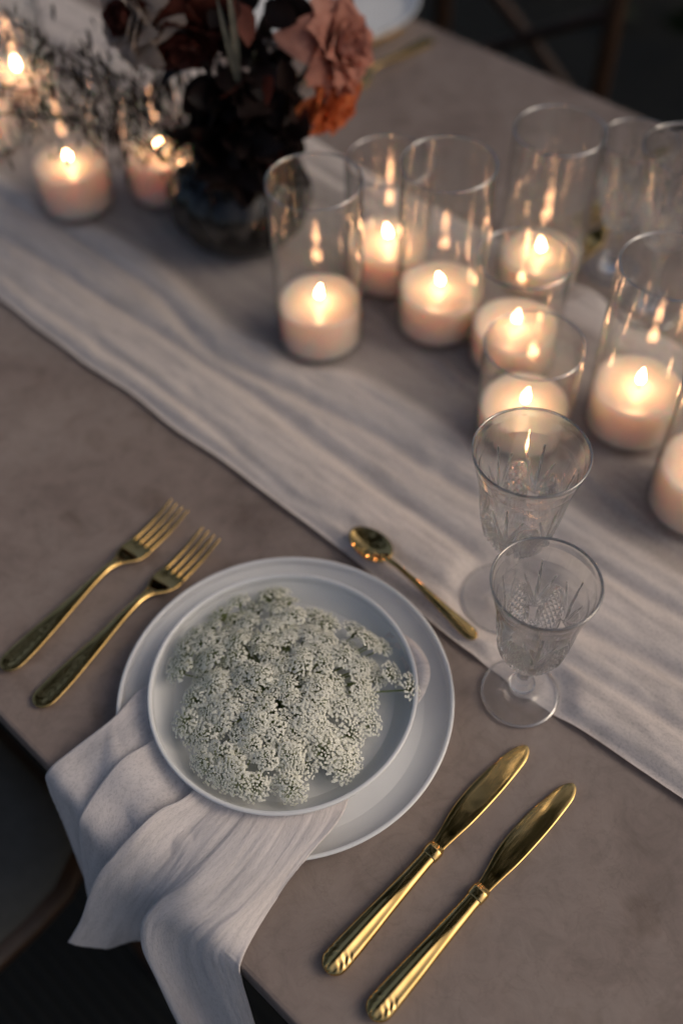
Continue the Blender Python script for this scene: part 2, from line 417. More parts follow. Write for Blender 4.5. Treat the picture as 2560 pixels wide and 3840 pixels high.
def runner_h(s, w):
    top = spl(s, *TOPL)
    lo = edge_lo(s); hi = edge_hi(s)
    band1 = smooth(lo-.004, lo+.016, w)*(1-smooth(top-.012, top+.016, w))
    band2 = smooth(.752-.02*smooth(-.5, 0, s), .785, w)*(1-smooth(hi-.012, hi+.004, w))
    h = .0105*band1 + .0095*band2
    for xs, ws, hw, k in VALL:
        wl_ = spl(s, xs, ws) + .004*noise.noise((s*9, 3+hw*1000, 0))
        h *= 1 - k*exp(-((w-wl_)/hw)**2)*(0.75+.25*noise.noise((s*6, hw*3000, 2)))
    # small creases that run along the cloth
    cz = noise.noise((s*5.5+2*noise.noise((s*3, w*8, 7)), w*95, 1.3)) + .8*noise.noise((s*9, w*190, 4.1)) + .5*noise.noise((s*14, w*330, 9.7))
    mid = smooth(top, top+.03, w)*(1-smooth(.74, .78, w))
    h += (.0011*(band1+band2) + .0007*mid)*cz
    h += .0012*(band1+band2)*noise.noise((s*34+3*noise.noise((s*9, w*20, 2)), w*60, 6.1)) + .0007*(band1+band2+.5*mid)*noise.noise((s*80, w*120, 3.3))
    # one sharper fold in the flat middle
    fl = interp(s, [-1.2, -.6, -.42, -.2, .3], [.67, .651, .628, .60, .585])
    h += .006*exp(-((w-fl)/.006)**2)*smooth(-.75, -.6, s)
    h += .003*exp(-((w-fl-.055)/.012)**2)*smooth(-.45, -.25, s) + .003*exp(-((w-fl+.022)/.01)**2)*smooth(-.4, -.25, s)
    h = max(h, 0)+.0012
    e = min(w-lo, hi-w)
    if e < .003: h += .0030*(1-max(e, 0)/.003)
    x, y = s*DV.x+w*NV.x, s*DV.y+w*NV.y
    for c in CANDLES:
        d = sqrt((x-c[1])**2+(y-c[2])**2); h = .0016+(h-.0016)*smooth(.042, .062, d)
    d = sqrt((x+.105)**2+(y-1.02)**2); h = .0016+(h-.0016)*smooth(.05, .08, d)
    for gx, gy, gr in ((.1388, .4921, .038), (.1408, .4008, .033), (.312, .93, .033), (.338, .862, .038)):
        d = sqrt((x-gx)**2+(y-gy)**2); h = .0016+(h-.0016)*smooth(gr-.004, gr+.018, d)
    return h
RS, RW = 520, 150
V = []; UV = []; DEN = []
for i in range(RS+1):
    s = -2.2+(2.2+.5)*i/RS
    lo = edge_lo(s); hi = edge_hi(s)
    for j in range(RW+1):
        w = lo+(hi-lo)*j/RW
        h = runner_h(s, w); p = sw(s, w, h)
        V.append(p); UV.append((s, w))
        top = spl(s, *TOPL)
        mid = smooth(top-.01, top+.02, w)*(1-smooth(.75, .79, w))
        DEN.append(1.06-.50*mid-.06*noise.noise((s*4, w*30, 0)))
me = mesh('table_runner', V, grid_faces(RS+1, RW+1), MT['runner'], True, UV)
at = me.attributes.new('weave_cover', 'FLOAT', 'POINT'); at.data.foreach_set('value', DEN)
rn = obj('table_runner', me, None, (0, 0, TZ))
tag(rn, 'crumpled pale gauze runner laid along the middle of the table', 'table runner')

# ------------------------------------------------------------------ plates
def plate_profile(R, hgt, foot, floor_r, t=.0042):
    pr = [(0, .002), (foot-.006, .002), (foot-.003, 0), (foot, 0), (foot+.003, .0022)]
    # underside wall
    for k in range(1, 9):
        q = k/8; pr.append((foot+.003+(R-foot-.003)*(q**.62), .0022+(hgt-.0022-.002)*(q**1.9)))
    pr += [(R+.0001, hgt-.0012), (R-.0004, hgt-.0003), (R-.0015, hgt), (R-.0028, hgt-.0003), (R-.0037, hgt-.0012)]
    for k in range(1, 11):
        q = k/10; a = q*pi/2
        pr.append((R-.0037-(R-.0037-floor_r)*(1-cos(a))**1.0, t+(hgt-.0012-t)*(1-sin(a))))
    for q in (.8, .6, .4, .2): pr.append((floor_r*q, t-.0003*(1-q)))
    pr.append((0, t-.0004))
    return pr
def plate(name, pr, loc, label, group):
    V, F = lathe(pr, 160)
    o = obj(name, mesh(name, V, F, MT['plate']), None, loc)
    return tag(o, label, 'plate', group)
CH = (-.0495, .3968); SA = (-.0506, .3966)
CHP = plate_profile(.135, .020, .085, .112)
SAP = plate_profile(.1066, .0245, .066, .094, .005)
plate('dinner_plate', CHP, (CH[0], CH[1], TZ+.0004), 'large white dinner plate under the smaller flower plate and napkin', 'white plates')
plate('side_plate', SAP, (SA[0], SA[1], TZ+.0125), 'smaller white plate with upright rim holding the lacy white flower', 'white plates')

# ------------------------------------------------------------------ napkin
NAP = [
    [(-0.1237,0.4181,0.0105), (-0.1621,0.4070,0.0210), (-0.1842,0.3789,0.0240), (-0.2137,0.3598,0.0140), (-0.2352,0.3445,0.0050), (-0.2418,0.3424,-0.0250), (-0.2371,0.3278,-0.0700), (-0.2300,0.3044,-0.1300), (-0.2260,0.2907,-0.1700)],
    [(-0.1050,0.4016,0.0105), (-0.1426,0.3498,0.0200), (-0.1633,0.3333,0.0235), (-0.1823,0.3187,0.0100), (-0.1968,0.3010,0.0030), (-0.2050,0.3028,-0.0300), (-0.2105,0.3023,-0.0700), (-0.2191,0.2985,-0.1300), (-0.2217,0.2861,-0.1800)],
    [(-0.1116,0.3934,0.0115), (-0.1494,0.3555,0.0270), (-0.1714,0.3391,0.0300), (-0.1886,0.3223,0.0200), (-0.2030,0.3037,0.0080), (-0.2095,0.3018,-0.0150), (-0.2145,0.2981,-0.0500), (-0.2215,0.2906,-0.1000), (-0.2245,0.2810,-0.1500)],
    [(-0.0827,0.3695,0.0115), (-0.1104,0.3077,0.0210), (-0.1321,0.2930,0.0235), (-0.1535,0.2807,0.0100), (-0.1711,0.2699,-0.0040), (-0.1854,0.2682,-0.0350), (-0.1966,0.2680,-0.0700), (-0.2106,0.2688,-0.1200), (-0.2233,0.2685,-0.1700)],
    [(-0.0892,0.3618,0.0125), (-0.1181,0.3128,0.0290), (-0.1399,0.2985,0.0320), (-0.1593,0.2831,0.0260), (-0.1775,0.2724,0.0080), (-0.1915,0.2671,-0.0150), (-0.2030,0.2637,-0.0450), (-0.2175,0.2573,-0.0850), (-0.2366,0.2514,-0.1250)],
    [(-0.0721,0.3615,0.0120), (-0.1006,0.3098,0.0250), (-0.1204,0.2882,0.0240), (-0.1380,0.2681,0.0140), (-0.1545,0.2587,-0.0040), (-0.1669,0.2556,-0.0300), (-0.1790,0.2560,-0.0600), (-0.1933,0.2548,-0.1000), (-0.2118,0.2526,-0.1500)],
    [(-0.0582,0.3536,0.0120), (-0.0840,0.3028,0.0260), (-0.1053,0.2776,0.0250), (-0.1260,0.2566,0.0140), (-0.1425,0.2464,-0.0060), (-0.1545,0.2460,-0.0400), (-0.1628,0.2484,-0.0750), (-0.1715,0.2529,-0.1200), (-0.1796,0.2592,-0.1700)],
    [(-0.0446,0.3532,0.0120), (-0.0692,0.2986,0.0270), (-0.0905,0.2684,0.0270), (-0.1152,0.2481,0.0200), (-0.1383,0.2409,0.0040), (-0.1534,0.2338,-0.0150), (-0.1574,0.2222,-0.0450), (-0.1507,0.2071,-0.0850), (-0.1387,0.1840,-0.1400)],
    [(-0.0310,0.3527,0.0120), (-0.0467,0.2952,0.0270), (-0.0683,0.2586,0.0260), (-0.0950,0.2341,0.0140), (-0.1159,0.2229,0.0030), (-0.1274,0.2205,-0.0250), (-0.1299,0.2122,-0.0700), (-0.1255,0.1985,-0.1200), (-0.1183,0.1796,-0.1700)],
    [(-0.0172,0.3596,0.0120), (-0.0242,0.2965,0.0270), (-0.0481,0.2583,0.0250), (-0.0718,0.2349,0.0140), (-0.0933,0.2176,0.0090), (-0.1040,0.2077,-0.0080), (-0.1008,0.1949,-0.0400), (-0.0949,0.1828,-0.0800), (-0.0892,0.1682,-0.1300)],
    [(-0.0033,0.3666,0.0120), (-0.0025,0.3018,0.0260), (-0.0319,0.2638,0.0240), (-0.0548,0.2390,0.0100), (-0.0721,0.2139,0.0040), (-0.0802,0.1972,0.0030), (-0.0808,0.1920,-0.0180), (-0.0801,0.1870,-0.0600), (-0.0755,0.1690,-0.1200)],
]
_un = [(0, .002), (.060, .002), (.063, 0)]+SAP[3:13]
def under_small(r): return .0125+interp(r, [a for a, b in _un], [b for a, b in _un])-.0018
NU, NVv = 170, 150
cols = []
cv = [[Vector(p) for p in c] for c in NAP]
V = []; UV = []
for i in range(NU+1):
    x = (len(cv)-1)*i/NU
    for j in range(NVv+1):
        y = (len(cv[0])-1)*j/NVv
        col_at = [crs(c, y) for c in cv]
        p = crs(col_at, x)
        V.append(p); UV.append((x*.035, y*.035))
# crinkles along the length, pushed along the surface normal
nv = NVv+1; P2 = []
for i in range(NU+1):
    for j in range(nv):
        a = V[max(i-1, 0)*nv+j]; b_ = V[min(i+1, NU)*nv+j]; c_ = V[i*nv+max(j-1, 0)]; d_ = V[i*nv+min(j+1, nv-1)]
        nn = (b_-a).cross(d_-c_)
        nn = nn.normalized() if nn.length > 1e-12 else Vector((0, 0, 1))
        u, v = UV[i*nv+j]
        k = .0007*noise.noise((u*90, v*14, .3)) + .0005*noise.noise((u*220, v*30, 2.3)) + .0011*noise.noise((u*26, v*11, 8))
        k *= .25+.75*smooth(.02, .05, v)
        if i in (0, NU): k += .0004*noise.noise((0, v*300, 0))
        P2.append(V[i*nv+j]+nn*k)
for q in P2:      # keep clear of the charger, the table and the plate above
    r = sqrt((q.x-CH[0])**2+(q.y-CH[1])**2)
    wq = q.x*NV.x+q.y*NV.y
    if r < .175: q.z = max(q.z, (.0068+.0165*smooth(.112, .133, r))*(1-smooth(.136, .175, r))*smooth(.083, .10, wq) - (.3 if wq < .083 else 0))
    if wq > .083: q.z = max(q.z, .0022)
    rs = sqrt((q.x-SA[0])**2+(q.y-SA[1])**2)
    if rs < .108: q.z = min(q.z, under_small(rs))
me = mesh('linen_napkin', P2, grid_faces(NU+1, nv), MT['napkin'], True, UV)
np_ = obj('linen_napkin', me, None, (0, 0, TZ))
sm = np_.modifiers.new('thickness', 'SOLIDIFY'); sm.thickness = .0011; sm.offset = 0
tag(np_, 'crinkled blush gauze napkin under the flower plate, hanging over the table edge', 'napkin')
# the folded tip that peeks out on the far side of the small plate
fold = [(.030, .452), (.050, .440), (.062, .424), (.0665, .408), (.063, .392), (.053, .378), (.034, .366)]
V = []; UV = []
for i in range(25):
    q = crs([Vector((x, y, 0)) for x, y in fold], 6*i/24)
    inn = Vector((.015, .409, 0))
    for j in range(9):
        t = j/8
        p = inn.lerp(q, t); 
        r = sqrt((p.x-SA[0])**2+(p.y-SA[1])**2)
        p.z = .0125+.020*smooth(.066, .112, r) + .004*sin(pi*min(1, max(0, (t-.5)*2)))*.6+.0012*noise.noise((i*.5, j*.4, 3))
        p.z = min(p.z, under_small(r)) if r < .107 else p.z
        V.append(p); UV.append((i*.006, t*.06))
fm = mesh('napkin_fold', V, grid_faces(25, 9), MT['napkin'], True, UV)
fo = obj('fold', fm, np_); s2 = fo.modifiers.new('thickness', 'SOLIDIFY'); s2.thickness = .002; s2.offset = 0

# ------------------------------------------------------------------ lacy umbel flower
def floret(mb, pos, nrm, size, rnd):
    nrm = nrm.normalized(); a = nrm.orthogonal().normalized(); b_ = nrm.cross(a)
    ph = rnd.random()*6.28
    for k in range(5):
        an = ph+k*2*pi/5+rnd.uniform(-.15, .15); L = size*rnd.uniform(.8, 1.15); wd = size*.52
        d = cos(an)*a+sin(an)*b_; t = -sin(an)*a+cos(an)*b_
        up = rnd.uniform(.0, .16)
        V = [pos+d*.08*size, pos+d*L*.55+t*wd+nrm*size*(up+.04), pos+d*L*.62+nrm*size*up*.6, pos+d*L*.55-t*wd+nrm*size*(up+.04),
             pos+d*L+t*wd*.5+nrm*size*(up-.05), pos+d*L*.88+nrm*size*(up-.08), pos+d*L-t*wd*.5+nrm*size*(up-.05)]
        mb.add(V, [(0, 2, 1), (0, 3, 2), (1, 2, 5, 4), (3, 6, 5, 2)], 0)
    e = size*.22
    V = [pos+nrm*size*.5, pos+a*e+nrm*.1*size, pos-a*.5*e+b_*.87*e+nrm*.1*size, pos-a*.5*e-b_*.87*e+nrm*.1*size]
    mb.add(V, [(0, 1, 2), (0, 2, 3), (0, 3, 1)], 1)
def umbellet_mesh(seed, nfl, R, size):
    rnd = random.Random(seed); mb = MB()
    for k in range(nfl):
        r = R*sqrt((k+.5)/nfl)*rnd.uniform(.9, 1.1); an = k*2.39996+rnd.uniform(-.25, .25)
        z = .0078+.0036*(1-(r/R)**2)+rnd.uniform(-.0009, .0009)
        pos = Vector((r*cos(an), r*sin(an), z)); nrm = Vector((pos.x*.45/R, pos.y*.45/R, 1))
        sz = size*(.8+.45*r/R)*rnd.uniform(.85, 1.15)
        floret(mb, pos, nrm, sz, rnd)
        base = Vector((0, 0, 0)); mid = Vector((pos.x*.35, pos.y*.35, z*.55))
        V, F = tube([base, mid, pos], [.00022, .00016, .00012], 3); mb.add(V, F, 2)
    for k in range(int(nfl*.42)):
        r = R*.95*sqrt(rnd.random()); an = rnd.random()*6.283
        pos = Vector((r*cos(an), r*sin(an), .0058+.0030*(1-(r/R)**2))); floret(mb, pos, Vector((pos.x*.6/R, pos.y*.6/R, 1)), size*1.1, rnd)
    for k in range(0):
        an = k*2*pi/7; d = Vector((cos(an), sin(an), 0)); t = Vector((-sin(an), cos(an), 0))
        mb.add([t*.0004, -t*.0004, d*.006+Vector((0, 0, .002))], [(0, 1, 2)], 2)
    return mesh('umbellet', mb.v, mb.f, None, False, None, [MT['floret'], MT['eye'], MT['ray']], mb.m)
UM_BIG = [umbellet_mesh(100+k, 112, .0110, .00090) for k in range(7)]
UM_SML = [umbellet_mesh(200+k, 64, .0086, .00085) for k in range(5)]
UM_OUT = [umbellet_mesh(300+k, 78, .0120, .00092) for k in range(5)]
UC = Vector((-.0550, .3960)); UZ = .0178
um = empty('umbel_flower', (UC.x, UC.y, TZ+UZ))
tag(um, 'lacy creamy white umbel flower head lying on the small white plate', 'flower')
rnd = random.Random(21)
spots = []
NUM = 122
for k in range(NUM):
    q = (k+.5)/NUM; r = .081*q**.56; an = k*2.39996+rnd.uniform(-.12, .12)
    rad = r*(1+.10*sin(3*an+1.0)+.06*sin(5*an))*rnd.uniform(.96, 1.05)
    spots.append((rad*cos(an), rad*sin(an), r, 1.0 if r > .034 else 0))
spots += [(.101, -.004, .079, 1), (.052, -.060, .079, 1), (.014, -.091, .088, 1), (-.067, -.030, .072, 1), (-.002, .092, .08, 1), (-.016, -.083, .08, 1), (-.038, -.074, .08, 1)]
hub = Vector((0, 0, .008))
for n_, (x, y, r, big) in enumerate(spots):
    z = .008+.021*(1-(min(r, .085)/.085)**1.7)+rnd.uniform(-.0045, .0045)
    dx, dy = UC.x+x-SA[0], UC.y+y-SA[1]; dr = sqrt(dx*dx+dy*dy)
    if dr > .083 and n_ != NUM: k_ = .083/dr; x, y = SA[0]+dx*k_-UC.x, SA[1]+dy*k_-UC.y; z += (dr-.083)*.5
    p = Vector((x, y, max(z, .0035)))
    tilt = min(1.0, sqrt(x*x+y*y)/.085)*.75
    an = atan2(y, x)
    me = rnd.choice(UM_SML if not big else (UM_OUT if r > .066 else UM_BIG))
    o = obj('umbellet', me, um, p)
    ax = Vector((-sin(an), cos(an), 0))
    o.rotation_euler = (Matrix.Rotation(tilt+rnd.uniform(-.18, .18), 3, ax) @ Matrix.Rotation(rnd.random()*6.28, 3, 'Z')).to_euler()
    sc_ = rnd.uniform(.82, 1.15) if n_ < NUM else 1.0
    o.scale = (sc_,)*3
    mid = hub.lerp(p, .55)+Vector((0, 0, -.004))
    V, F = tube([hub, mid, p], [.0011, .0009, .0006], 5)
    obj('ray', mesh('ray', V, F, MT['ray']), um)
V, F = tube([Vector((0, 0, -.001)), Vector((.001, 0, .004)), hub+Vector((0, 0, .001))], [.003, .0028, .0024], 8)
obj('stem', mesh('stem', V, F, MT['ray']), um)

# ------------------------------------------------------------------ gold cutlery (local +Y runs from handle end to tip)
def sgn(v): return (v > 0)-(v < 0)
def bar(ss, hwf, thf, zf, feat=None, n=28, e=.75, xf=None):
    rings = []
    for s in ss:
        hw, th, z = hwf(s), thf(s), zf(s); xo = xf(s) if xf else 0
        ring = []
        for i in range(n):
            a = 2*pi*i/n; cx = sgn(cos(a))*abs(cos(a))**e; sz = sgn(sin(a))*abs(sin(a))**e
            zz = z+th*sz
            if feat and sin(a) > 0: zz += feat(s, cx)*sin(a)**.5
            ring.append(Vector((xo+hw*cx, s, zz)))
        rings.append(ring)
    return loft(rings)
def lin(a, b, n): return [a+(b-a)*i/(n-1) for i in range(n)]
def endtaper(s, L0, r):      # rounded end at s = 0
    return sqrt(max(0, 1-(1-min(1, s/r))**2)) if s < r else 1
# --- fork
FL = .214
def f_hw(s): return max(.0004, spl(s, [0, .02, .05, .085, .118, .130, .136], [.0098, .0104, .0085, .0055, .0037, .0040, .0058])*endtaper(s, 0, .011))
def f_th(s): return max(.0003, spl(s, [0, .02, .06, .12, .136], [.0016, .0018, .0020, .0021, .0016])*(.4+.6*endtaper(s, 0, .006)))
def f_z(s): return spl(s, [0, .02, .07, .115, .135, .150, .165, .19, .214], [.0030, .0032, .0075, .0125, .0105, .0062, .0048, .0068, .0125])
def f_ft(s, t):
    dish = -.0011*exp(-((t+.05)/.55)**2)*smooth(.002, .008, s)*(1-smooth(.030, .06, s))
    bead = .0010*max(0, cos(2*pi*s/.0078))*exp(-((t-.50)/.20)**2)*smooth(.004, .01, s)*(1-smooth(.050, .062, s))
    ridge = .0006*exp(-((t-.1)/.35)**2)*smooth(.05, .075, s)
    return dish+bead+ridge
def make_fork():
    V, F = bar([0, .0004, .0012, .0025, .004]+lin(.006, .136, 70), f_hw, f_th, f_z, f_ft)
    handle = mesh('handle', V, F, MT['gold'])
    hw2 = lambda s: spl(s, [.132, .138, .146, .154, .166], [.0046, .0072, .0112, .0128, .0124])
    V, F = bar(lin(.132, .166, 18), hw2, lambda s: .0011, f_z, lambda s, t: -.0016*(1-t*t)*smooth(.138, .152, s)*.5, n=36, e=.6)
    head = mesh('head', V, F, MT['gold'])
    tines = []
    for k in range(4):
        x0 = (k-1.5)*.00685
        ss = lin(.160, .208, 14)+[.211, .2132, .214]
        V, F = bar(ss, lambda s: interp(s, [.160, .168, .205, .2132, .214], [.0024, .00200, .0015, .0008, .0003]), lambda s: interp(s, [.16, .2, .214], [.0010, .0009, .0004]),
                   f_z, None, 12, .8, lambda s, x0=x0: x0*(1+.03*(s-.16)/.054))
        tines.append(mesh('tine', V, F, MT['gold']))
    return handle, head, tines
FORK = make_fork()
def place(rootname, a, b, z, label, cat, group, flip=0):
    """a handle end, b tip (table coordinates)"""
    rz = atan2(-(b[0]-a[0]), b[1]-a[1])
    o = empty(rootname, (a[0], a[1], TZ+z), rz)
    return tag(o, label, cat, group)
def fork(a, b, z, label, pitch=0):
    o = place('gold_fork', a, b, z, label, 'fork', 'gold forks')
    o.rotation_euler.x = pitch
    obj('handle', FORK[0], o); hd_ = obj('head', FORK[1], o)
    for t in FORK[2]: obj('tine', t, hd_)
    return o
fork((-.288, .437), (-.149, .600), .0004, 'gold fork lying farthest left of the dinner plate')
fork((-.255, .402), (-.116, .569), .0004, 'gold fork beside the dinner plate, tines almost touching its rim')
# --- knife
def k_hw(s): return max(.0004, spl(s, [0, .012, .03, .06, .095, .106], [.0094, .0098, .0092, .0076, .0062, .0060])*endtaper(s, 0, .009))
def k_th(s): return max(.0004, spl(s, [0, .012, .04, .08, .106], [.0044, .0048, .0045, .0040, .0038])*(.35+.65*endtaper(s, 0, .008)))
def k_ft(s, t):
    end = 1-smooth(.035, .085, s)
    crease = .0016*end*(max(0, 1-abs(t+.02)/.28)-.35*max(0, 1-abs(abs(t)-.5)/.3))
    q = s-.011*abs(t)
    fan = -.0008*max(0, sin(2*pi*(s+.010*abs(t)-.002)/.0052))*smooth(.15, .35, abs(t))*(1-smooth(.016, .021, s))*smooth(.001, .004, s)
    return crease+fan
def kmap(V): return [Vector((v.x, v.y*1.045 if v.y < .1105 else .1155+(v.y-.1105)*.8565, v.z)) for v in V]
def make_knife():
    V, F = bar([0, .0003, .001, .002, .0032]+lin(.0046, .106, 90), k_hw, k_th, lambda s: .0050, k_ft, 40, .85)
    handle = mesh('handle', kmap(V), F, MT['gold'])
    V, F = bar(lin(.1045, .1165, 16), lambda s: .0066+.0004*sin(pi*(s-.1045)/.012)-.0008*smooth(.112, .1165, s), lambda s: .0042+.0007*sin(pi*(s-.1045)/.012)-.0018*smooth(.111, .1165, s), lambda s: .0050, None, 32, .8)
    bol = mesh('bolster', kmap(V), F, MT['gold'])
    ss = lin(.114, .228, 50)+[.231, .234, .237, .2395, .2415, .243, .2438, .2442]
    tip = lambda s: 1 if s < .229 else sqrt(max(.0004, 1-((s-.229)/.0153)**2))
    left = lambda s: spl(s, [.114, .125, .15, .175, .200, .222, .245], [.0056, .0066, .0108, .0121, .0111, .0086, .0062])*tip(s)
    right = lambda s: spl(s, [.114, .125, .15, .175, .200, .222, .245], [.0054, .0060, .0080, .0088, .0088, .0080, .0066])*tip(s)
    rings = []
    for s in ss:
        l_, r_ = left(s), right(s); z = .0050-.0016*smooth(.12, .2, s)-.0006*smooth(.2, .244, s); ring = []
        th = .0010*(.55+.45*tip(s))
        for x, zz in ((r_, 0), (r_*.955, th*.75), (r_*.86, th), (r_*.5, th*1.12), (0, th*1.18), (-l_*.5, th*1.10), (-l_*.88, th*.85), (-l_*.97, th*.45), (-l_, 0), (-l_*.9, -th*.8), (0, -th), (r_*.9, -th*.8)):
            ring.append(Vector((x, s, z+zz)))
        rings.append(ring)
    V, F = loft(rings); blade = mesh('blade', kmap(V), F, MT['gold'])
    return handle, bol, blade
KNIFE = make_knife()
def knife(a, b, z, label, roll=0, pitch=0):
    o = place('gold_knife', a, b, z, label, 'knife', 'gold knives')
    o.rotation_euler.y = roll; o.rotation_euler.x = pitch
    for nm, m in zip(('handle', 'bolster', 'blade'), KNIFE): obj(nm, m, o)
    return o
knife((-.0208, .1895), (.1404, .3533), .0004, 'gold knife nearest the dinner plate, its blade tip mirroring bright shapes', radians(1.5))
knife((.0087, .1590), (.1723, .3208), .0004, 'gold knife farther from the plate, nearest the lower right corner', radians(-1.0))
# --- teaspoon
def s_hw(s): return max(.0003, spl(s, [0, .012, .035, .07, .095, .106], [.0060, .0064, .0048, .0029, .0024, .0030])*endtaper(s, 0, .007))
def s_z(s): return spl(s, [0, .03, .07, .095, .106], [.0035, .0055, .0095, .0100, .0082])
V, F = bar([0, .0003, .001, .002]+lin(.0035, .108, 50), s_hw, lambda s: interp(s, [0, .02, .106], [.0014, .0018, .0017]), s_z, lambda s, t: .0005*(1-t*t), 24, .8)
sp_h = mesh('handle', V, F, MT['gold'])
def spoon_pt(q, a, off):
    L, Wd = .0235, .0150
    y = L*q*cos(a); x = Wd*q*sin(a)*(1-.12*cos(a))
    z = -.0046*(1-q*q)**.9+.0030*(1-cos(a))*.35*q+.0032+off
    return Vector((x, .106+L*.96+y, z+.0045))
V = []; F = []; NQ, NA = 12, 48
for off, sgn_ in ((0.0, 1), (-.0011, -1)):
    base = len(V)
    for i in range(NA):
        for j in range(NQ+1): V.append(spoon_pt(max(.02, j/NQ), 2*pi*i/NA, off))
    for i in range(NA):
        i2 = (i+1) % NA
        for j in range(NQ):
            f = (base+i*(NQ+1)+j, base+i*(NQ+1)+j+1, base+i2*(NQ+1)+j+1, base+i2*(NQ+1)+j); F.append(f if sgn_ < 0 else f[::-1])
    F.append(tuple(base+i*(NQ+1) for i in (range(NA) if sgn_ < 0 else reversed(range(NA)))))
k0 = NA*(NQ+1)
for i in range(NA):
    i2 = (i+1) % NA; F.append((i*(NQ+1)+NQ, i2*(NQ+1)+NQ, k0+i2*(NQ+1)+NQ, k0+i*(NQ+1)+NQ))
sp_b = mesh('bowl', V, F, MT['gold'])
o = place('gold_teaspoon', (.1095, .4490), (.0075, .565), .0060, 'small gold teaspoon behind the dinner plate, its bowl on the runner', 'spoon', None)
o.rotation_euler.x = radians(1.2)
obj('handle', sp_h, o); obj('bowl', sp_b, o)

# ------------------------------------------------------------------ cut crystal goblets
def tri(x): x = x-math.floor(x); return 1-abs(2*x-1)
def seg_dist(px, py, ax, ay, bx, by):
    vx, vy = bx-ax, by-ay; t = max(0, min(1, ((px-ax)*vx+(py-ay)*vy)/(vx*vx+vy*vy)))
    return sqrt((px-ax-t*vx)**2+(py-ay-t*vy)**2), t
def cut(theta, h, Hm=110.0, Wm=33.0):
    """depth in units of 1 for the cut pattern; h in 0..1 over the bowl, theta angle"""
    a = (theta/(2*pi)*6) % 1.0 - .5           # -0.5..0.5 inside one of six panels
    X, Y = a*Wm, h*Hm; d = 0
    # pointed arch filled with little pyramids, centred in the panel
    AH, A0 = 66.0, 14.0
    wid = 9.2*sqrt(max(0, 1-(max(0, Y-A0-14)/(AH-A0-14))**1.5)) if Y < AH else -9
    if A0 < Y < AH+2:
        if abs(X) < wid-1.4:
            p1 = tri((X+Y*.8)/6.2); p2 = tri((X-Y*.8)/6.2)
            d = max(d, 1-min(p1, p2))
        d = max(d, max(0, 1-abs(abs(X)-wid)/1.0), .7*max(0, 1-abs(abs(X)-wid-2.4)/.9))
    # fan of pointed leaves between the arches
    XX = (abs(a)-.5)*Wm
    for an, ln in ((0, 50), (.30, 40), (.68, 27), (1.10, 19)):
        ds, t = seg_dist(XX, Y, 0, 37, -sin(an)*ln, 37+cos(an)*ln)
        wd = 1.75*(min(1, t*5+.25)*(1-t)**.7)+.12
        if ds < wd: d = max(d, 1-ds/wd)
    # lower basket of small cuts
    if Y < 22:
        p1 = tri((X+Y*.9)/5.5); p2 = tri((X-Y*.9)/5.5); d = max(d, .9*(1-min(p1, p2)))
    return d
